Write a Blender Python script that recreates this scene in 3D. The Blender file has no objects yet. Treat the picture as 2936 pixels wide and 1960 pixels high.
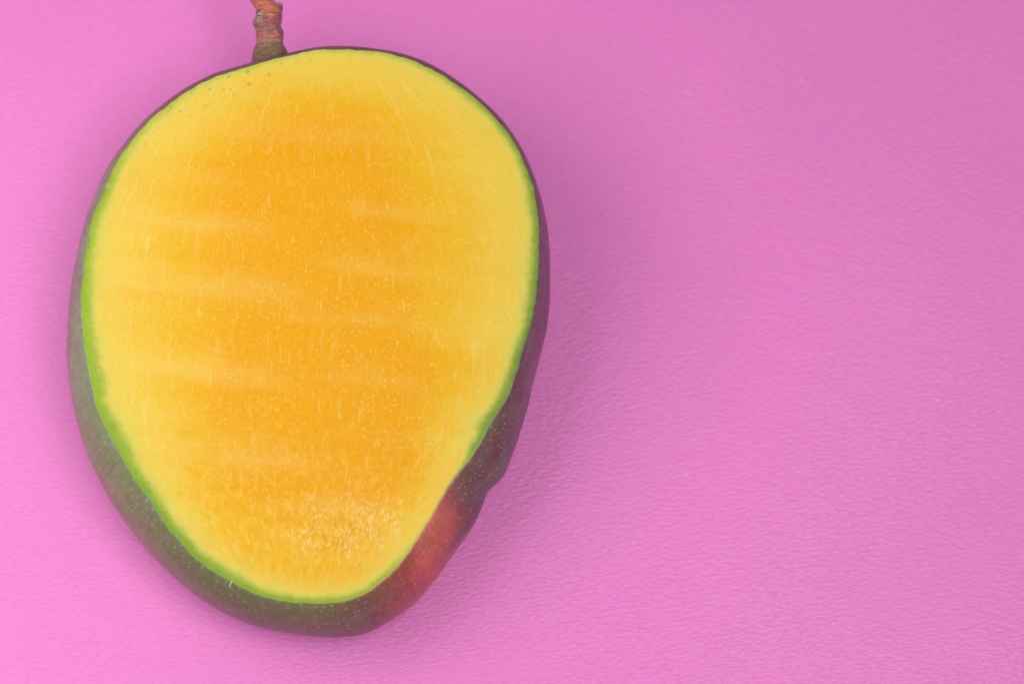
import bpy, math
import numpy as np
from mathutils import Vector, Matrix

R = math.radians
scene = bpy.context.scene
col = scene.collection
MM = 0.001

# ---------------------------------------------------------------- camera
cam_d = bpy.data.cameras.new('camera')
cam = bpy.data.objects.new('camera', cam_d)
col.objects.link(cam)
cam_d.sensor_width = 36
cam_d.lens = 105
cam.location = (0.0405, -0.15868, 0.61384)
cam.rotation_euler = (R(15), 0, 0)
cam_d.clip_start = 0.01
cam_d.clip_end = 50
cam_d.dof.use_dof = True
cam_d.dof.focus_distance = 0.607
cam_d.dof.aperture_fstop = 8
scene.camera = cam

# ---------------------------------------------------------------- studio light
world = bpy.data.worlds.new('World')
scene.world = world
world.use_nodes = True
bg = world.node_tree.nodes['Background']
bg.inputs['Color'].default_value = (1.0, 0.985, 0.97, 1)
bg.inputs['Strength'].default_value = 0.33


def area(name, loc, target, size, size_y, watts, color=(1, 1, 1)):
    d = bpy.data.lights.new(name, 'AREA')
    d.shape = 'RECTANGLE'
    d.size, d.size_y = size, size_y
    d.energy = watts
    d.color = color
    o = bpy.data.objects.new(name, d)
    col.objects.link(o)
    o.location = loc
    o.rotation_euler = (Vector(target) - Vector(loc)).to_track_quat('-Z', 'Y').to_euler()
    return o


area('key_softbox', (-0.26, 0.0, 0.34), (-0.34, 0.03, 0.0), 0.3, 0.45, 1.14, (1, 0.99, 0.975))
area('front_shadow_fill', (0.19, -0.16, 0.70), (0.03, 0.0, 0.0), 0.28, 0.28, 2.32, (1, 0.99, 0.975))  # added fill near the camera axis, placed to lift the fruit's shadow

vs = scene.view_settings
vs.view_transform = 'Standard'
vs.look = 'None'
vs.gamma = 1
vs.exposure = 0
vs.use_curve_mapping = False


# ---------------------------------------------------------------- helpers
def lin(r, g, b):
    f = lambda c: (c / 255 / 12.92) if c <= 10 else ((c / 255 + 0.055) / 1.055) ** 2.4
    return np.array([f(r), f(g), f(b)])


def smooth(e0, e1, x):
    t = np.clip((x - e0) / (e1 - e0), 0, 1)
    return t * t * (3 - 2 * t)


def value_noise(x, y, seed=0, px=256):
    """smooth 2-D value noise in 0..1, one cell per unit, repeating after px cells in x"""
    rng = np.random.RandomState(seed)
    tab = rng.rand(512, 256)
    xi = np.floor(x).astype(int)
    yi = np.floor(y).astype(int)
    fx, fy = x - xi, y - yi
    fx = fx * fx * (3 - 2 * fx)
    fy = fy * fy * (3 - 2 * fy)
    g = lambda a, b: tab[a % px, b % 256]
    return ((g(xi, yi) * (1 - fx) + g(xi + 1, yi) * fx) * (1 - fy)
            + (g(xi, yi + 1) * (1 - fx) + g(xi + 1, yi + 1) * fx) * fy)


def per(phi_deg, keys):
    """periodic interpolation over an angle; values may be vectors"""
    a = np.array([k[0] for k in keys], float)
    v = np.array([np.atleast_1d(k[1]) for k in keys], float)
    i = np.argsort(a)
    a, v = a[i], v[i]
    aa = np.r_[a - 360, a, a + 360]
    res = [np.interp(phi_deg % 360, aa, np.tile(v[:, k], 3)) for k in range(v.shape[1])]
    return np.stack(res, -1)


def mesh_obj(name, verts, faces, mat, parent=None, smooth_shade=True):
    me = bpy.data.meshes.new(name)
    me.from_pydata(np.asarray(verts).tolist(), [], faces)
    me.materials.append(mat)
    if smooth_shade:
        me.polygons.foreach_set('use_smooth', [True] * len(me.polygons))
    me.update()
    o = bpy.data.objects.new(name, me)
    col.objects.link(o)
    o.parent = parent
    return o


def set_float(o, name, arr):
    at = o.data.attributes.new(name, 'FLOAT', 'POINT')
    at.data.foreach_set('value', np.ascontiguousarray(arr, dtype=np.float32).ravel())


def set_vec(o, name, arr):
    at = o.data.attributes.new(name, 'FLOAT_VECTOR', 'POINT')
    at.data.foreach_set('vector', np.ascontiguousarray(arr, dtype=np.float32).ravel())


def ring_faces(rows, n, close=True):
    f = []
    for i in range(rows - 1):
        for j in range(n if close else n - 1):
            k = (j + 1) % n
            f.append((i * n + j, (i + 1) * n + j, (i + 1) * n + k, i * n + k))
    return f


class NT:
    """small node-tree writer"""

    def __init__(self, name):
        self.m = bpy.data.materials.new(name)
        self.m.use_nodes = True
        self.t = self.m.node_tree
        self.b = self.t.nodes['Principled BSDF']

    def n(self, kind, **kw):
        nd = self.t.nodes.new(kind)
        for k, v in kw.items():
            setattr(nd, k, v)
        return nd

    def put(self, sock, val):
        if isinstance(val, bpy.types.NodeSocket):
            self.t.links.new(val, sock)
        else:
            sock.default_value = val

    def attr(self, name, out='Fac'):
        return self.n('ShaderNodeAttribute', attribute_name=name).outputs[out]

    def math(self, op, a, b=0.0, c=None, clamp=False):
        nd = self.n('ShaderNodeMath', operation=op, use_clamp=clamp)
        self.put(nd.inputs[0], a)
        self.put(nd.inputs[1], b)
        if c is not None:
            self.put(nd.inputs[2], c)
        return nd.outputs[0]

    def mix(self, fac, a, b, mode='MIX'):
        nd = self.n('ShaderNodeMix', data_type='RGBA', blend_type=mode)
        self.put(nd.inputs[0], fac)
        for s, v in ((6, a), (7, b)):
            if isinstance(v, (tuple, list, np.ndarray)):
                v = tuple(v)[:3] + (1,)
            self.put(nd.inputs[s], v)
        return nd.outputs[2]

    def ramp(self, val, lo, hi, to0=0.0, to1=1.0):
        nd = self.n('ShaderNodeMapRange', interpolation_type='SMOOTHSTEP')
        self.put(nd.inputs['Value'], val)
        nd.inputs['From Min'].default_value = lo
        nd.inputs['From Max'].default_value = hi
        nd.inputs['To Min'].default_value = to0
        nd.inputs['To Max'].default_value = to1
        return nd.outputs[0]

    def mapping(self, vec, scale=(1, 1, 1), rot=(0, 0, 0), loc=(0, 0, 0)):
        # rotate first, then stretch
        a = self.n('ShaderNodeMapping')
        self.put(a.inputs['Vector'], vec)
        a.inputs['Rotation'].default_value = rot
        b = self.n('ShaderNodeMapping')
        self.put(b.inputs['Vector'], a.outputs[0])
        b.inputs['Scale'].default_value = scale
        b.inputs['Location'].default_value = loc
        return b.outputs[0]

    def noise(self, vec, scale, detail=2.0, rough=0.5, dist=0.0):
        nd = self.n('ShaderNodeTexNoise')
        self.put(nd.inputs['Vector'], vec)
        nd.inputs['Scale'].default_value = scale
        nd.inputs['Detail'].default_value = detail
        nd.inputs['Roughness'].default_value = rough
        nd.inputs['Distortion'].default_value = dist
        return nd.outputs['Fac']

    def voronoi(self, vec, scale, feature='F1', rand=1.0):
        nd = self.n('ShaderNodeTexVoronoi', feature=feature, voronoi_dimensions='2D')
        self.put(nd.inputs['Vector'], vec)
        nd.inputs['Scale'].default_value = scale
        nd.inputs['Randomness'].default_value = rand
        return nd

    def bump(self, height, dist, strength=1.0, normal=None):
        nd = self.n('ShaderNodeBump')
        self.put(nd.inputs['Height'], height)
        nd.inputs['Distance'].default_value = dist
        nd.inputs['Strength'].default_value = strength
        if normal is not None:
            self.put(nd.inputs['Normal'], normal)
        return nd.outputs[0]

    def geo(self):
        return self.n('ShaderNodeTexCoord').outputs['Object']


# ---------------------------------------------------------------- materials
def mat_surface():
    t = NT('pink_vinyl')
    co = t.geo()
    warp = t.noise(co, 26, 4, 0.6)
    v = t.mapping(co, (600, 1600, 400), (0, 0, R(-9)))
    h1 = t.noise(v, 1.0, 1.6, 0.45, 0.35)
    v2 = t.mapping(co, (700, 1500, 700), (0, 0, R(6)), (3.3, 7.1, 0))
    h2 = t.noise(v2, 1.0, 1.0, 0.5, 0.3)
    h = t.math('ADD', h1, t.math('MULTIPLY', h2, 0.45))
    h = t.math('MULTIPLY', h, t.ramp(warp, 0.3, 0.7, 0.55, 1.4))
    t.put(t.b.inputs['Normal'], t.bump(h, 0.00020, 1.0))
    low = t.noise(co, 14, 3)
    c = t.mix(t.ramp(low, 0.3, 0.7), (0.775, 0.190, 0.565), (0.81, 0.205, 0.59))
    # colour a little paler on the high parts of the grain
    c = t.mix(t.ramp(h1, 0.35, 0.65, 0.0, 0.16), c, (0.88, 0.30, 0.66))
    # scattered dust: pale and dark flecks
    vd = t.voronoi(co, 38)
    sel = t.n('ShaderNodeSeparateColor')
    t.put(sel.inputs[0], vd.outputs['Color'])
    dot = t.ramp(vd.outputs['Distance'], 0.006, 0.022, 1, 0)
    pale = t.math('MULTIPLY', dot, t.math('GREATER_THAN', sel.outputs[0], 0.86))
    dark = t.math('MULTIPLY', dot, t.math('LESS_THAN', sel.outputs[0], 0.12))
    c = t.mix(t.math('MULTIPLY', pale, 0.28), c, (0.82, 0.62, 0.72))
    c = t.mix(t.math('MULTIPLY', dark, 0.35), c, (0.40, 0.13, 0.28))
    t.put(t.b.inputs['Base Color'], c)
    t.b.inputs['Roughness'].default_value = 0.42
    t.b.inputs['Specular IOR Level'].default_value = 0.38
    return t.m


def mat_flesh():
    t = NT('mango_flesh')
    co = t.geo()
    uv = t.attr('grain', 'Vector')
    green, orange, core, torn, gtone = (t.attr(k) for k in ('green', 'orange', 'core', 'torn', 'gtone'))
    ln = t.noise(co, 70, 3, 0.55, 0.6)
    bands = t.noise(t.mapping(co, (9, 68, 10), (0, 0, R(5))), 1.0, 3, 0.6, 0.5)  # pale crossbands: ridge sheen mixed into the flesh colour
    # fibre streaks that run from stem to tip
    st = t.noise(t.mapping(uv, (620, 95, 1)), 1.0, 3, 0.6, 0.2)
    st2 = t.noise(t.mapping(uv, (1100, 150, 1), loc=(5, 9, 0)), 1.0, 2, 0.6, 0.25)
    of = t.math('ADD', orange, t.math('MULTIPLY', t.math('SUBTRACT', ln, 0.5), 0.5))
    of = t.math('ADD', of, t.math('MULTIPLY', t.math('SUBTRACT', bands, 0.5), 1.2))
    of = t.ramp(of, -0.05, 1.1)
    pale = (0.755, 0.535, 0.068)
    yel = (0.765, 0.450, 0.014)
    ora = (0.775, 0.350, 0.0)
    c = t.mix(of, pale, yel)
    cf = t.math('ADD', core, t.math('MULTIPLY', t.math('SUBTRACT', bands, 0.5), 1.4))
    cf = t.math('ADD', cf, t.math('MULTIPLY', t.math('SUBTRACT', t.noise(co, 38, 4, 0.6, 0.8), 0.5), 0.9))
    c = t.mix(t.ramp(cf, -0.15, 1.15), c, ora)
    # pale fibres
    sf = t.math('MULTIPLY', t.ramp(st, 0.54, 0.72), t.math('MULTIPLY', t.ramp(core, 0.0, 1.0, 0.42, 0.16), t.ramp(t.noise(co, 130, 2), 0.35, 0.65, 0.15, 1.0)))
    c = t.mix(sf, c, (0.86, 0.62, 0.20))
    sf2 = t.math('MULTIPLY', t.ramp(st2, 0.60, 0.74), 0.28)
    c = t.mix(sf2, c, (0.92, 0.66, 0.21))
    # cut fibre ends: tiny dots, coloured paler to stand for wet glints
    vv = t.mapping(uv, (1.0, 0.72, 1))
    vd = t.voronoi(vv, 1300)
    sc = t.n('ShaderNodeSeparateColor')
    t.put(sc.inputs[0], vd.outputs['Color'])
    dots = t.math('MULTIPLY', t.ramp(t.math('DIVIDE', vd.outputs['Distance'], t.ramp(sc.outputs[2], 0, 1, 0.55, 1.2)), 0.08, 0.36, 1, 0), t.ramp(sc.outputs[0], 0.40, 1.0))
    c = t.mix(t.math('MULTIPLY', dots, t.ramp(t.noise(co, 160, 3, 0.6), 0.35, 0.68, 0.08, 0.5)), c, (0.90, 0.60, 0.10))
    fine = t.noise(t.mapping(uv, (1.0, 0.6, 1)), 1700, 3, 0.7)
    c = t.mix(t.ramp(fine, 0.45, 0.75, 0.0, 0.30), c, (0.85, 0.56, 0.05))
    c = t.mix(t.ramp(fine, 0.28, 0.5, 0.22, 0.0), c, (0.70, 0.30, 0.003))
    mot = t.noise(t.mapping(uv, (1.0, 0.7, 1)), 560, 3, 0.6, 0.5)
    mk = t.attr('mottle')
    c = t.mix(t.math('MULTIPLY', t.ramp(mot, 0.5, 0.72), t.math('MULTIPLY', mk, 0.34)), c, (0.86, 0.57, 0.13))
    c = t.mix(t.math('MULTIPLY', t.ramp(mot, 0.30, 0.5, 1, 0), t.math('MULTIPLY', mk, 0.26)), c, (0.72, 0.30, 0.002))
    sm = t.math('MULTIPLY', t.attr('ridge_sheen'), t.ramp(t.noise(t.mapping(co, (120, 300, 1)), 1.0, 4, 0.65, 0.5), 0.25, 0.7, 0.25, 1.0))
    c = t.mix(t.math('MULTIPLY', sm, 0.55), c, (0.80, 0.55, 0.12))  # sheen of the ridges painted in as a paler colour
    # green layer under the skin
    gn = t.noise(co, 420, 4, 0.65, 0.4)
    gf = t.math('ADD', green, t.math('MULTIPLY', t.math('SUBTRACT', gn, 0.5), t.ramp(green, 0.0, 0.35, 0.0, 0.45)))
    c = t.mix(t.ramp(gf, 0.0, 0.6, 0, 0.8), c, (0.60, 0.58, 0.11))
    gcol = t.mix(gtone, (0.13, 0.235, 0.030), (0.26, 0.43, 0.012))
    c = t.mix(t.ramp(gf, 0.30, 1.18, 0, 1.0), c, gcol)
    # oil-cell dots below the stem
    od = t.voronoi(co, 400)
    so = t.n('ShaderNodeSeparateColor')
    t.put(so.inputs[0], od.outputs['Color'])
    ocell = t.math('MULTIPLY', t.ramp(t.math('DIVIDE', od.outputs['Distance'], t.ramp(so.outputs[1], 0, 1, 0.45, 1.25)), 0.05, 0.24, 1, 0), t.attr('cells'))
    ocell = t.math('MULTIPLY', ocell, t.math('GREATER_THAN', so.outputs[0], 0.12))
    c = t.mix(t.math('MULTIPLY', ocell, 0.75), c, (0.33, 0.32, 0.03))
    # dark specks where the blade crossed the skin's own cells
    ed = t.voronoi(co, 1100)
    se = t.n('ShaderNodeSeparateColor')
    t.put(se.inputs[0], ed.outputs['Color'])
    ecell = t.math('MULTIPLY', t.ramp(ed.outputs['Distance'], 0.08, 0.34, 1, 0), t.ramp(green, 0.28, 0.5))
    ecell = t.math('MULTIPLY', ecell, t.math('GREATER_THAN', se.outputs[0], 0.6))
    c = t.mix(t.math('MULTIPLY', ecell, 0.2), c, (0.10, 0.15, 0.02))
    t.put(t.b.inputs['Base Color'], c)
    # relief: fibres, cell ends, torn pulp
    b1 = t.bump(st, 0.0003, 0.3)
    b2 = t.bump(dots, 0.00006, 0.5, b1)
    tn = t.noise(t.mapping(uv, (1.0, 0.6, 1)), 760, 1.5, 0.5, 0.2)
    b3 = t.bump(t.math('MULTIPLY', tn, t.math('ADD', t.math('MULTIPLY', torn, 1.0), 0.06)), 0.0010, 0.8, b2)
    t.put(t.b.inputs['Normal'], b3)
    t.put(t.b.inputs['Roughness'], t.ramp(torn, 0, 0.6, 0.38, 0.12))
    t.put(t.b.inputs['Specular IOR Level'], t.math('ADD', t.ramp(torn, 0.1, 0.6, 0.10, 0.26), t.math('MULTIPLY', dots, 0.35)))
    t.b.inputs['Subsurface Weight'].default_value = 0.25
    t.b.inputs['Subsurface Radius'].default_value = (1.0, 0.55, 0.15)
    t.b.inputs['Subsurface Scale'].default_value = 0.0015
    return t.m


def mat_peel():
    t = NT('mango_peel')
    co = t.geo()
    base = t.attr('skin', 'Vector')
    n1 = t.noise(co, 90, 4, 0.6, 0.5)
    n2 = t.noise(co, 420, 3, 0.6)
    c = t.mix(t.ramp(n1, 0.35, 0.7, 0.0, 0.38), base, (0.17, 0.16, 0.09))
    c = t.mix(t.ramp(n2, 0.3, 0.75, 0.0, 0.32), c, t.mix(0.5, c, (0.30, 0.16, 0.12)))
    n3 = t.noise(t.mapping(t.attr('lay', 'Vector'), (900, 260, 1)), 1.0, 3, 0.6, 0.3)
    c = t.mix(t.ramp(n3, 0.35, 0.7, 0.0, 0.5), c, t.mix(0.5, c, (0.07, 0.055, 0.045)))
    n4 = t.noise(t.mapping(t.attr('lay', 'Vector'), (60, 190, 1)), 1.0, 4, 0.6, 0.6)
    c = t.mix(t.ramp(n4, 0.48, 0.72, 0.0, 0.26), c, t.mix(0.55, c, (0.34, 0.36, 0.36)))  # pale blue-grey patches: skin sheen put into the colour
    c = t.mix(t.ramp(n4, 0.28, 0.46, 0.30, 0.0), c, t.mix(0.5, c, (0.05, 0.045, 0.03)))
    rim = t.attr('rim')
    vd = t.voronoi(t.attr('lay', 'Vector'), 780)
    sc = t.n('ShaderNodeSeparateColor')
    t.put(sc.inputs[0], vd.outputs['Color'])
    dots = t.math('MULTIPLY', t.ramp(t.math('DIVIDE', vd.outputs['Distance'], t.ramp(sc.outputs[0], 0, 1, 0.6, 1.25)), 0.07, 0.22, 1, 0), t.ramp(sc.outputs[1], 0.1, 0.9))
    c = t.mix(t.math('MULTIPLY', dots, 0.5), c, (0.48, 0.44, 0.30))
    c = t.mix(rim, c, t.attr('rimcol', 'Vector'))
    t.put(t.b.inputs['Base Color'], c)
    b1 = t.bump(n2, 0.0002, 0.25)
    t.put(t.b.inputs['Normal'], t.bump(dots, 0.00012, 0.5, b1))
    t.put(t.b.inputs['Roughness'], t.ramp(n4, 0.3, 0.7, 0.30, 0.46))
    t.b.inputs['Specular IOR Level'].default_value = 0.5
    return t.m


def mat_stem():
    t = NT('stem_bark')
    co = t.geo()
    base = t.attr('bark', 'Vector')
    n1 = t.noise(t.mapping(co, (900, 420, 900)), 1.0, 4, 0.65, 0.4)
    n2 = t.noise(t.mapping(co, (500, 1800, 500)), 1.0, 3, 0.6, 0.6)
    scar = t.attr('scar')
    c = t.mix(t.ramp(n1, 0.35, 0.7, 0.0, 0.35), base, (0.42, 0.20, 0.13))
    c = t.mix(t.math('MULTIPLY', t.ramp(n2, 0.5, 0.7), t.math('ADD', t.math('MULTIPLY', scar, 0.7), 0.2)), c, (0.62, 0.58, 0.45))
    c = t.mix(t.math('MULTIPLY', t.ramp(n2, 0.30, 0.46, 1, 0), t.math('ADD', t.math('MULTIPLY', scar, 0.9), 0.22)), c, (0.05, 0.035, 0.06))
    t.put(t.b.inputs['Base Color'], c)
    t.put(t.b.inputs['Normal'], t.bump(t.math('ADD', n1, n2), 0.0008, 0.9))
    t.b.inputs['Roughness'].default_value = 0.33
    return t.m


def mat_plain(name, rgb, rough=0.4):
    t = NT(name)
    n = t.noise(t.geo(), 900, 2)
    t.put(t.b.inputs['Base Color'], t.mix(n, tuple(x * 0.88 for x in rgb), rgb))
    t.b.inputs['Roughness'].default_value = rough
    return t.m


# ---------------------------------------------------------------- the surface
SURF = mat_surface()
plane = mesh_obj('table_surface', [(-1.6, -1.6, 0), (1.6, -1.6, 0), (1.6, 1.6, 0), (-1.6, 1.6, 0)], [(0, 1, 2, 3)], SURF)
plane['kind'] = 'structure'
plane['label'] = 'plain pink surface with a fine rippled grain under the mango'

# ---------------------------------------------------------------- the mango
# radii in millimetres, one value every 3 degrees, measured from the middle of
# the cut face: the cut edge, and the widest section of the fruit below it
CUT = [44.26, 44.90, 45.56, 46.18, 46.85, 47.58, 48.38, 49.33, 50.34, 51.36, 52.36, 53.29, 54.14, 54.90, 55.51, 56.05, 56.55, 56.89, 57.14, 57.40, 57.67, 57.91, 58.11, 58.22, 58.15, 57.96, 57.69, 57.44, 57.19, 56.88, 56.50, 55.99, 55.53, 55.20, 54.96, 54.77, 54.72, 54.79, 54.71, 54.56, 54.31, 54.01, 53.74, 53.41, 52.91, 52.44, 52.03, 51.52, 50.90, 50.27, 49.78, 49.41, 48.94, 48.40, 47.85, 47.35, 46.96, 46.66, 46.42, 46.17, 45.91, 45.66, 45.49, 45.37, 45.31, 45.35, 45.50, 45.64, 45.73, 45.74, 45.78, 45.90, 46.11, 46.40, 46.70, 47.02, 47.42, 48.06, 48.93, 49.81, 50.72, 51.65, 52.37, 52.96, 53.53, 54.07, 54.60, 55.12, 55.57, 55.76, 55.81, 55.83, 55.85, 55.67, 54.99, 53.92, 52.74, 51.34, 49.71, 48.10, 46.66, 45.35, 44.16, 43.26, 42.67, 42.31, 42.09, 41.90, 41.67, 41.51, 41.43, 41.58, 41.88, 42.12, 42.32, 42.50, 42.67, 42.90, 43.23, 43.68]
BELLY = [47.30, 47.82, 48.35, 48.93, 49.47, 50.16, 50.87, 51.60, 52.41, 53.13, 53.94, 54.82, 55.64, 56.43, 57.17, 57.74, 58.25, 58.63, 58.93, 59.26, 59.57, 59.87, 60.14, 60.34, 60.34, 60.19, 59.94, 59.71, 59.50, 59.24, 58.90, 58.37, 57.89, 57.58, 57.37, 57.21, 57.22, 57.38, 57.27, 57.09, 56.84, 56.57, 56.36, 56.10, 55.75, 55.37, 54.99, 54.66, 54.31, 53.72, 53.12, 52.60, 52.19, 51.81, 51.46, 51.15, 50.96, 50.77, 50.62, 50.51, 50.49, 50.50, 50.58, 50.71, 50.91, 51.14, 51.38, 51.61, 51.85, 52.12, 52.42, 52.73, 53.05, 53.44, 53.85, 54.24, 54.70, 55.26, 55.96, 56.59, 57.17, 57.83, 58.48, 59.05, 59.64, 60.16, 60.62, 60.98, 61.28, 61.55, 61.81, 62.07, 62.25, 62.15, 61.60, 60.67, 59.71, 58.60, 57.18, 55.81, 54.44, 53.29, 52.40, 51.49, 50.40, 49.27, 48.49, 48.43, 48.24, 47.96, 47.54, 47.10, 46.72, 46.43, 46.22, 45.96, 45.95, 46.13, 46.40, 46.78]

TILT = R(7)          # the cut face leans a little
DEPTH = 34.0         # thickness of the fruit below the cut
WAIST = 13.0         # depth of the widest section

mango = bpy.data.objects.new('mango', None)
col.objects.link(mango)
mango.empty_display_size = 0.02
mango.location = (0, 0, 0)
mango['label'] = 'cut mango showing yellow flesh, mottled peel and a short woody stem on pink surface'
mango['category'] = 'mango'
LIFT = 35.19 * MM
BODY = Matrix.Translation((0, 0, LIFT)) @ Matrix.Rotation(TILT, 4, 'X')


def into_body(o):
    o.parent = mango
    o.matrix_local = BODY
    return o


def periodic_radius(vals, n):
    """periodic cubic resampling"""
    v = np.array(vals)
    m = len(v)
    x = np.arange(n) * m / n
    i = np.floor(x).astype(int)
    f = x - i
    p0, p1, p2, p3 = (v[(i + k) % m] for k in (-1, 0, 1, 2))
    return p1 + 0.5 * f * (p2 - p0 + f * (2 * p0 - 5 * p1 + 4 * p2 - p3 + f * (3 * (p1 - p2) + p3 - p0)))


NP = 480
phi = np.arange(NP) * 2 * math.pi / NP
deg = np.degrees(phi)
cut = periodic_radius(CUT, NP)
belly = periodic_radius(BELLY, NP)
dirs = np.stack([np.cos(phi), np.sin(phi)], -1)
RIM = 0.30           # thickness of the skin, mm
# the knife left a slightly ragged edge
rag = (value_noise(deg * 0.9, deg * 0, 3, 324) - 0.5) * 0.22 + (value_noise(deg * 0.25, deg * 0, 4, 90) - 0.5) * 0.25
edge_z = (value_noise(deg * 0.6, deg * 0 + 2, 5, 216) - 0.5) * 0.25

# ---- flesh
NR = 190
s = np.r_[np.linspace(0.004, 0.90, 130), np.linspace(0.90, 1.0, NR - 130 + 1)[1:]]
inner = cut - RIM + rag
rad = s[:, None] * inner[None, :]
X = rad * dirs[:, 0]
Y = rad * dirs[:, 1]
dist = (1 - s)[:, None] * (inner * 0.97)[None, :]      # rough distance to the skin, mm
outl = np.stack([inner * dirs[:, 0], inner * dirs[:, 1]], -1)
# true distance to the skin
pts = np.stack([X.ravel(), Y.ravel()], -1)
dmin = np.full(len(pts), 1e9)
for k in range(NP):
    a, b = outl[k], outl[(k + 1) % NP]
    ab = b - a
    q = np.clip(((pts - a) @ ab) / (ab @ ab), 0, 1)
    dmin = np.minimum(dmin, (pts[:, 0] - a[0] - q * ab[0]) ** 2 + (pts[:, 1] - a[1] - q * ab[1]) ** 2)
dist = np.sqrt(dmin).reshape(X.shape)
mottle = smooth(-12, -38, Y) * smooth(1.5, 6, dist) + 0.25
torn = 0.42 * np.exp(-(((X - 9) / 11) ** 2 + ((Y + 42) / 6) ** 2)) + 0.34 * np.exp(-(((X - 6) / 18) ** 2 + ((Y + 40) / 9) ** 2))
torn = torn * (0.4 + 1.0 * value_noise(X * 0.45, Y * 0.5, 15))
torn *= smooth(1.5, 5, dist)
torn = np.clip(torn, 0, 1)
chat = (value_noise(Y * 0.16 + X * 0.012, X * 0.02 + 5, 11) - 0.5) * 0.28 + (value_noise(Y * 0.5, X * 0.03, 12) - 0.5) * 0.07
lump = (value_noise(X * 0.9, Y * 0.7, 13) - 0.5) * 0.30 + (value_noise(X * 2.2, Y * 1.6, 14) - 0.5) * 0.16
Z = chat * smooth(0.5, 8, dist) + lump * torn - 0.10 * (1 - smooth(0, 1.0, dist)) ** 2
Z = Z + edge_z[None, :] * (1 - smooth(0, 4, dist))
# one long nick and the step where the pulp tore near the tip
nx, ny = X - 30 - (-(Y - 0) * 0.32), Y - 2
Z += 0.13 * np.exp(-(nx / 0.3) ** 2) * smooth(-14, -8, ny) * (1 - smooth(4, 9, ny))
Z -= 0.22 * smooth(-0.4, 0.4, X - 6.6 + 0.25 * np.sin(Y * 2)) * np.exp(-(((X - 9) / 3.0) ** 2 + ((Y + 45) / 2.2) ** 2))
verts = np.stack([X, Y, Z], -1).reshape(-1, 3) * MM
faces = ring_faces(NR, NP)
verts = np.vstack([verts, [[0, 0, Z[0].mean() * MM]]])
cidx = len(verts) - 1
faces += [(cidx, j, (j + 1) % NP) for j in range(NP)]
FLESH = mat_flesh()
flesh = into_body(mesh_obj('flesh', verts, faces, FLESH))
flesh['label'] = 'wet yellow orange cut face with green edge'

D = deg[None, :] + 0 * X
green_w = per(D, [(0, 3.6), (20, 3.4), (45, 3.0), (60, 3.0), (80, 2.6), (110, 3.0), (130, 3.2), (150, 3.6), (180, 4.6),
                  (200, 4.6), (225, 4.2), (245, 4.0), (265, 2.6), (280, 2.2), (290, 2.0), (296, 1.2), (305, 0.5), (315, 1.0),
                  (322, 3.0), (335, 3.6), (350, 3.8)])[..., 0]
green_k = per(D, [(0, 1.0), (30, 0.95), (60, 0.75), (90, 0.5), (110, 0.52), (135, 0.72), (150, 0.95), (180, 1.0), (240, 1.0), (270, 0.95),
                  (288, 0.85), (297, 0.5), (306, 0.3), (314, 0.5), (324, 1.0), (345, 1.0)])[..., 0]
wob = 0.72 + 0.40 * value_noise(D * 0.2, dist * 0.3, 21, 72)
gd = dist / (green_w * wob)
green = (0.75 * np.exp(-(gd / 0.55) ** 2) + 0.30 * np.exp(-(gd / 1.8) ** 2)) * green_k
gtone = per(D, [(0, 0.2), (60, 0.1), (90, 0.15), (120, 0.3), (145, 0.7), (180, 1.0), (215, 0.75), (240, 0.5), (275, 0.8), (300, 0.9), (315, 0.5), (330, 0.25), (345, 0.1)])[..., 0]
gtone = gtone * (1 - 0.5 * smooth(0.4, 2.2, dist))
ow = per(D, [(0, 16), (30, 19), (55, 18), (75, 13), (95, 11), (115, 12), (135, 16), (160, 20), (180, 20), (205, 17), (222, 12),
             (240, 9), (270, 7), (290, 6), (308, 7), (325, 11), (345, 14)])[..., 0]
orange = smooth(0.1, 1.15, dist / ow)
core = smooth(0.35, 1.9, dist / ow) * (1 - 0.75 * smooth(-26, -50, Y)) * smooth(58, 40, Y)
core *= np.exp(-(((X - 3 + 0.12 * Y) / 33) ** 2)) * 1.3
cells = np.exp(-((D - 110) / 18) ** 2) * (1 - smooth(2.5, 6, dist)) * smooth(0.2, 0.6, dist)
# sheen on the knife ridges, painted as pale, slightly sloping bands
ridge_sheen = 0 * X
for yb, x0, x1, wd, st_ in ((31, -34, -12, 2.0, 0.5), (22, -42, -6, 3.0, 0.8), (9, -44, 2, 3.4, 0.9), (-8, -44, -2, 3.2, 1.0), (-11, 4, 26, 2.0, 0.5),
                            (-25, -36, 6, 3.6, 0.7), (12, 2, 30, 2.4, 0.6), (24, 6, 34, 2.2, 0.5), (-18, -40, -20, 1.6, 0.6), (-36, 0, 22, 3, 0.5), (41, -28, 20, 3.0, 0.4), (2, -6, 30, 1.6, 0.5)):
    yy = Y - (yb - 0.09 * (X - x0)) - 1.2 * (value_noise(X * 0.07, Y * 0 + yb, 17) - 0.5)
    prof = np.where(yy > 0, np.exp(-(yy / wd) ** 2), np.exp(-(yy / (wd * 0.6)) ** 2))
    ridge_sheen = np.maximum(ridge_sheen, st_ * prof * smooth(x0 - 4, x0 + 5, X) * (1 - smooth(x1 - 16, x1 + 4, X)))
ridge_sheen *= smooth(2, 7, dist)
# grain coordinate: lines from the stem to the tip
half = 46 * np.sqrt(np.clip(1 - (Y / 61) ** 2, 0.1, 1))
grain = np.stack([X / half * 46, Y, 0 * X], -1) * MM
for nm, a in (('green', green), ('gtone', gtone), ('orange', orange), ('core', core), ('torn', torn), ('cells', cells), ('ridge_sheen', ridge_sheen), ('mottle', mottle)):
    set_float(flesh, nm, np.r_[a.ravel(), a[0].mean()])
set_vec(flesh, 'grain', np.vstack([grain.reshape(-1, 3), [[0, 0, 0]]]))

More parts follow.
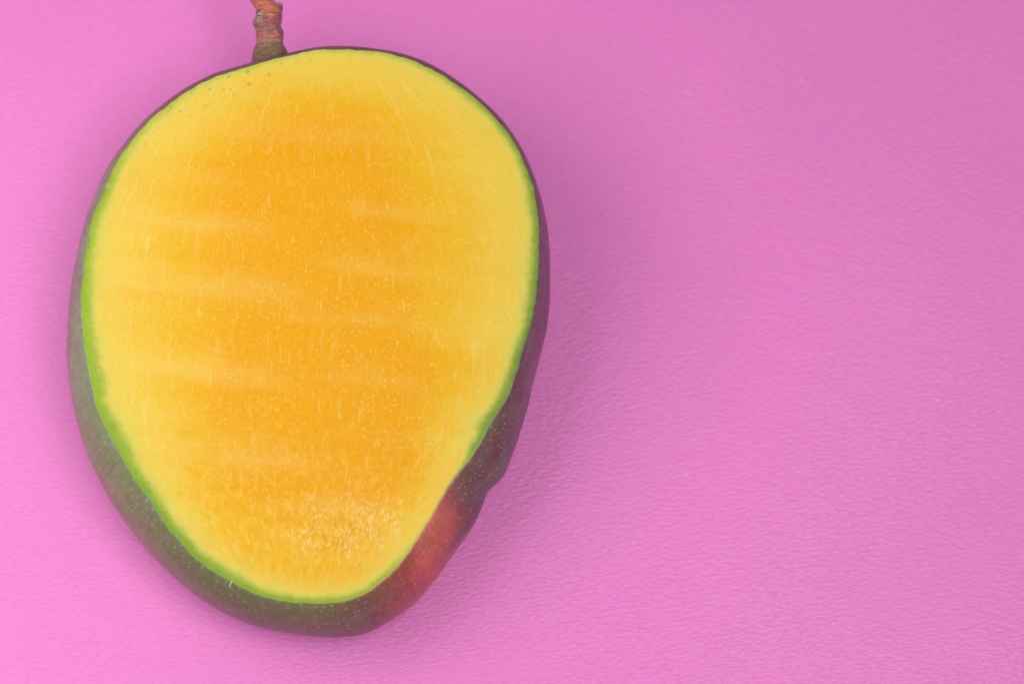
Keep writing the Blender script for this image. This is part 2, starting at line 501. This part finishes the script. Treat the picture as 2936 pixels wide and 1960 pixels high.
# ---- peel
rows_w, rows_r, rim_v = [], [], []
for q in (0.0, 0.5):                                    # the thin top of the skin
    rows_w.append(0 * phi - edge_z + 0.11 * (1 - q) + 0.02)
    rows_r.append(inner + RIM * q - 0.01)
    rim_v.append(1.0)
g = lambda u: np.sqrt(1 - (0.8 * u) ** 2)
for i in range(44):
    w = WAIST * (i / 43) ** 1.3
    u = 1 - w / WAIST
    k = (g(u) - g(1)) / (g(0) - g(1))
    fade = math.exp(-w / 0.8)
    rows_w.append(w - edge_z * fade + 0.06 * math.exp(-w / 0.2))
    rows_r.append(cut + rag * fade + (belly - cut) * k)
    rim_v.append(max(0.0, 1 - w / 0.25) * 0.6)
for i in range(1, 46):
    v = math.sin(i / 45 * math.pi / 2)
    w = WAIST + (DEPTH - WAIST) * v
    rows_w.append(0 * phi + w)
    rows_r.append(belly * max(1 - v ** 2.2, 0) ** 0.5 + 0.02)
    rim_v.append(0)
Wd = np.array(rows_w)
Rd = np.array(rows_r)
PD = deg[None, :] + 0 * Wd
# gentle dents; a fold in the skin by the beak
Rd = Rd + 0.5 * (value_noise(PD * 0.075, Wd * 0.12, 31, 27) - 0.5) * smooth(3, 8, Wd)
band = smooth(2, 8, Wd) * (1 - smooth(16, 24, Wd))
Rd = Rd + band * (0.32 * np.exp(-((PD - 322 - (Wd - 9) * 0.3) / 2.6) ** 2) - 0.35 * np.exp(-((PD - 316.2 - (Wd - 9) * 0.3) / 2.0) ** 2))
pv = np.stack([Rd * dirs[:, 0], Rd * dirs[:, 1], -Wd], -1).reshape(-1, 3) * MM
pf = ring_faces(len(rows_w), NP)
pv = np.vstack([pv, [[0, 0, -DEPTH * MM]]])
last = (len(rows_w) - 1) * NP
ci = len(pv) - 1
pf += [(last + j, ci, last + (j + 1) % NP) for j in range(NP)]
PEEL = mat_peel()
peel = into_body(mesh_obj('peel', pv, pf, PEEL))
peel['label'] = 'mottled grey green to purple red peel with pale dots'
near = [(12, lin(120, 62, 100)), (33, lin(110, 55, 85)), (55, lin(80, 40, 45)), (75, lin(85, 45, 40)), (95, lin(105, 50, 50)), (112, lin(125, 55, 60)), (130, lin(142, 105, 88)),
        (145, lin(146, 148, 120)), (165, lin(150, 156, 130)), (178, lin(152, 162, 130)), (196, lin(143, 162, 122)), (215, lin(136, 150, 100)),
        (235, lin(118, 124, 76)), (257, lin(104, 112, 64)), (273, lin(114, 110, 66)), (284, lin(125, 80, 65)), (291, lin(170, 72, 64)), (296, lin(226, 98, 88)), (303, lin(222, 98, 90)),
        (307, lin(170, 70, 80)), (312, lin(125, 68, 80)), (319, lin(112, 66, 76)), (333, lin(108, 72, 72)), (354, lin(112, 66, 84))]
far = [(12, lin(125, 62, 105)), (33, lin(130, 70, 110)), (75, lin(80, 42, 45)), (112, lin(125, 55, 65)), (145, lin(158, 150, 126)), (178, lin(168, 146, 132)), (196, lin(165, 150, 128)),
       (215, lin(170, 146, 122)), (235, lin(168, 138, 116)), (257, lin(126, 110, 86)), (273, lin(122, 102, 80)), (284, lin(130, 82, 78)), (291, lin(178, 86, 80)), (298, lin(214, 92, 88)),
       (304, lin(190, 84, 86)), (308, lin(130, 70, 80)), (312, lin(105, 68, 85)), (319, lin(98, 84, 98)), (325, lin(100, 104, 100)), (333, lin(110, 75, 85)), (354, lin(125, 70, 105))]  # blue-grey keys near the fold: its sheen put into the colour
jd = PD + (value_noise(PD * 0.15, Wd * 0.35, 41, 54) - 0.5) * 9
fw = smooth(2.0, 11.0, Wd + (value_noise(PD * 0.2, Wd * 0.3, 42, 72) - 0.5) * 5)
skin = per(jd, near) * (1 - fw)[..., None] + per(jd, far) * fw[..., None]
skin *= 0.93
set_vec(peel, 'skin', np.vstack([skin.reshape(-1, 3), [skin[-1, 0]]]))
arc = np.cumsum(np.vstack([0 * phi[None], np.hypot(np.diff(Wd, axis=0), np.diff(Rd, axis=0))]), 0)
lay = np.stack([PD / 180 * math.pi * 50, arc, 0 * arc], -1) * MM
set_vec(peel, 'lay', np.vstack([lay.reshape(-1, 3), [lay[-1, 0]]]))
set_float(peel, 'rim', np.r_[np.repeat(rim_v, NP), 0])
rimc = per(PD, [(0, lin(75, 85, 40)), (60, lin(80, 50, 38)), (90, lin(85, 60, 40)), (120, lin(100, 60, 40)), (150, lin(115, 135, 40)), (190, lin(135, 168, 35)), (230, lin(110, 150, 45)),
                (270, lin(140, 160, 40)), (300, lin(200, 150, 60)), (325, lin(120, 150, 50)), (345, lin(95, 110, 45))])
set_vec(peel, 'rimcol', np.vstack([rimc.reshape(-1, 3), [rimc[-1, 0]]]))

# ---- stem
STEM = mat_stem()


def tube(name, rows, seg, parent, colours, noise_amp, seed, scar_fn=None, cap_end=True):
    """rows: (y, x_left, x_right, depth); a round, uneven stalk along y (millimetres)"""
    rows = np.array(rows, float)
    ys = np.linspace(rows[0, 0], rows[-1, 0], int(abs(rows[-1, 0] - rows[0, 0]) / 0.16) + 2)
    xl, xr, dp = (np.interp(ys, rows[:, 0], rows[:, k]) for k in (1, 2, 3))
    for _ in range(2):
        for a in (xl, xr, dp):
            a[1:-1] = (a[:-2] + 2 * a[1:-1] + a[2:]) / 4
    cx, r = (xl + xr) / 2, (xr - xl) / 2
    th = np.arange(seg) * 2 * math.pi / seg
    TH, YY = np.meshgrid(th, ys)
    n = (value_noise(TH * 2.2 + 10, YY * 0.9, seed) - 0.5) + 0.6 * (value_noise(TH * 5, YY * 2.4, seed + 1) - 0.5)
    # match the noise where the ring closes
    n2 = (value_noise((TH - 2 * math.pi) * 2.2 + 10, YY * 0.9, seed) - 0.5) + 0.6 * (value_noise((TH - 2 * math.pi) * 5, YY * 2.4, seed + 1) - 0.5)
    wgt = smooth(4.6, 6.28, TH)
    n = n * (1 - wgt) + n2 * wgt
    rr = r[:, None] * (1 + noise_amp * n)
    sc = 0 * TH
    if scar_fn is not None:
        sc = scar_fn(TH, YY)
        rr = rr + 0.25 * sc * (value_noise(TH * 9, YY * 4.5, seed + 5) - 0.35)
    P = np.stack([cx[:, None] + rr * np.cos(TH), YY, -dp[:, None] + rr * np.sin(TH)], -1)
    v = P.reshape(-1, 3)
    f = [q[::-1] for q in ring_faces(len(ys), seg)]
    if cap_end:
        v = np.vstack([v, P[-1].mean(0)[None] + [[0, -0.4, 0]], P[0].mean(0)[None]])
        a, b, e = len(v) - 2, len(v) - 1, (len(ys) - 1) * seg
        f += [(e + j, a, e + (j + 1) % seg) for j in range(seg)]
        f += [(j, (j + 1) % seg, b) for j in range(seg)]
    o = mesh_obj(name, v * MM, [q[::-1] for q in f], STEM, parent)
    ck = np.array([k[0] for k in colours])
    cv = np.array([k[1] for k in colours])
    i = np.argsort(ck)
    yy = v[:, 1]
    set_vec(o, 'bark', np.stack([np.interp(yy, ck[i], cv[i][:, k]) for k in range(3)], -1))
    s_ = np.zeros(len(v))
    s_[:sc.size] = sc.ravel()
    set_float(o, 'scar', s_)
    return o


def scars(TH, YY):
    lft = np.exp(-((TH - 2.6) / 0.8) ** 2 - ((YY - 65.6) / 1.7) ** 2)
    band = np.exp(-((YY - 62.9 + 0.25 * np.sin(TH * 3)) / 0.35) ** 2) * np.exp(-((TH - 0.6) / 0.9) ** 2)
    band2 = np.exp(-((YY - 66.3) / 0.25) ** 2) * 0.7 * np.exp(-((TH - 0.9) / 0.8) ** 2)
    return np.clip(lft + band + band2, 0, 1)


stem_rows = [(59.4, -12.9, -6.9, 12), (60.37, -12.57, -7.0, 12), (61.4, -12.53, -7.05, 12), (62.9, -12.6, -7.1, 12), (63.4, -12.75, -7.25, 12),
             (64.4, -12.95, -7.45, 12), (66.2, -12.6, -7.4, 12), (67.9, -12.75, -7.3, 12), (69.0, -13.4, -8.1, 12.1), (70.2, -14.1, -9.6, 12.3),
             (72, -15.3, -11.0, 12.6), (75, -17.0, -12.9, 13.0), (80, -19.0, -15.0, 13.6), (84, -19.9, -15.7, 14)]
salmon, mauve, olive = lin(208, 108, 84), lin(172, 104, 98), lin(125, 98, 66)
stem = into_body(tube('stem', stem_rows, 40, None,
                      [(59, lin(160, 118, 92)), (61, lin(172, 122, 112)), (62.2, lin(190, 96, 88)), (63.2, lin(150, 105, 105)), (64.0, lin(158, 98, 102)), (65.0, lin(170, 92, 90)),
                       (66.6, lin(190, 92, 80)), (67.4, salmon), (70, salmon), (84, lin(190, 110, 80))], 0.12, 51, scars))
stem['label'] = 'short salmon and mauve woody stem with grey leaf scars'
collar = into_body(tube('stem_collar', [(50, -14.6, -5.0, 12.4), (56.6, -13.6, -5.4, 12.2), (58.2, -13.35, -5.95, 12), (59.1, -13.25, -6.2, 12), (59.9, -13.0, -6.55, 12), (60.3, -12.8, -6.8, 12), (60.5, -12.2, -7.4, 12)],
                        40, None, [(50, lin(110, 85, 70)), (57, lin(118, 90, 68)), (59, olive), (60.4, lin(138, 112, 74))], 0.03, 61))
collar['label'] = 'swollen olive brown base of the stem'


def knob(name, at, size, seed, rgb):
    """a small lumpy scar on the stem (millimetres)"""
    nu, nv = 16, 10
    vs_, fs = [], []
    for i in range(nv + 1):
        for j in range(nu):
            a, b = math.pi * i / nv, 2 * math.pi * j / nu
            d = np.array([math.sin(a) * math.cos(b), math.sin(a) * math.sin(b), math.cos(a)])
            k = 0.8 + 0.45 * value_noise(np.array([d[0] * 1.7 + 4]), np.array([d[1] * 1.7 + d[2] * 1.3 + 4]), seed)[0]
            vs_.append(np.array(at) + d * np.array(size) * k)
    for i in range(nv):
        for j in range(nu):
            k = (j + 1) % nu
            fs.append((i * nu + j, (i + 1) * nu + j, (i + 1) * nu + k, i * nu + k))
    o = mesh_obj(name, np.array(vs_) * MM, fs, STEM, stem)
    set_vec(o, 'bark', np.tile(rgb, (len(vs_), 1)))
    set_float(o, 'scar', np.full(len(vs_), 0.75))
    return o


knob('bud_scar', (-12.3, 64.8, -10.9), (0.95, 1.35, 1.1), 71, lin(130, 95, 95))
knob('bud_scar', (-11.4, 65.6, -10.1), (0.95, 0.95, 0.6), 72, lin(165, 120, 105))
knob('bud_scar', (-11.9, 66.9, -10.3), (0.75, 0.6, 0.5), 73, lin(115, 80, 100))
knob('bud_scar', (-7.9, 68.3, -11.6), (0.75, 0.95, 0.9), 74, lin(110, 95, 75))


# ---- loose fibres that stand out of the cut edge
def fibre(at, vec, r, bend, name='fibre'):
    at, vec = np.array(at, float), np.array(vec, float)
    L, sg = 7, 6
    side = np.cross(vec, [0, 0, 1.0])
    side /= np.linalg.norm(side) + 1e-9
    up = np.cross(side, vec)
    up /= np.linalg.norm(up) + 1e-9
    v = []
    for i in range(L):
        q = i / (L - 1)
        c = at + vec * q + side * bend * q * (1 - q) * 4
        rr = r * (1 - 0.6 * q)
        for j in range(sg):
            a = 2 * math.pi * j / sg
            v.append(c + rr * (math.cos(a) * side + math.sin(a) * up))
    f = ring_faces(L, sg) + [tuple(range(sg)), tuple((L - 1) * sg + j for j in range(sg))[::-1]]
    o = mesh_obj(name, np.array(v) * MM, f, FIBRE, flesh)
    return o


FIBRE = mat_plain('pale_fibre', (0.86, 0.80, 0.62), 0.35)
fibre((-15.0, -51.3, 0.0), (-0.5, -1.5, 0.3), 0.11, 0.1)
fibre((-14.2, -50.0, -0.1), (-0.4, -0.8, 0.3), 0.08, 0.1)
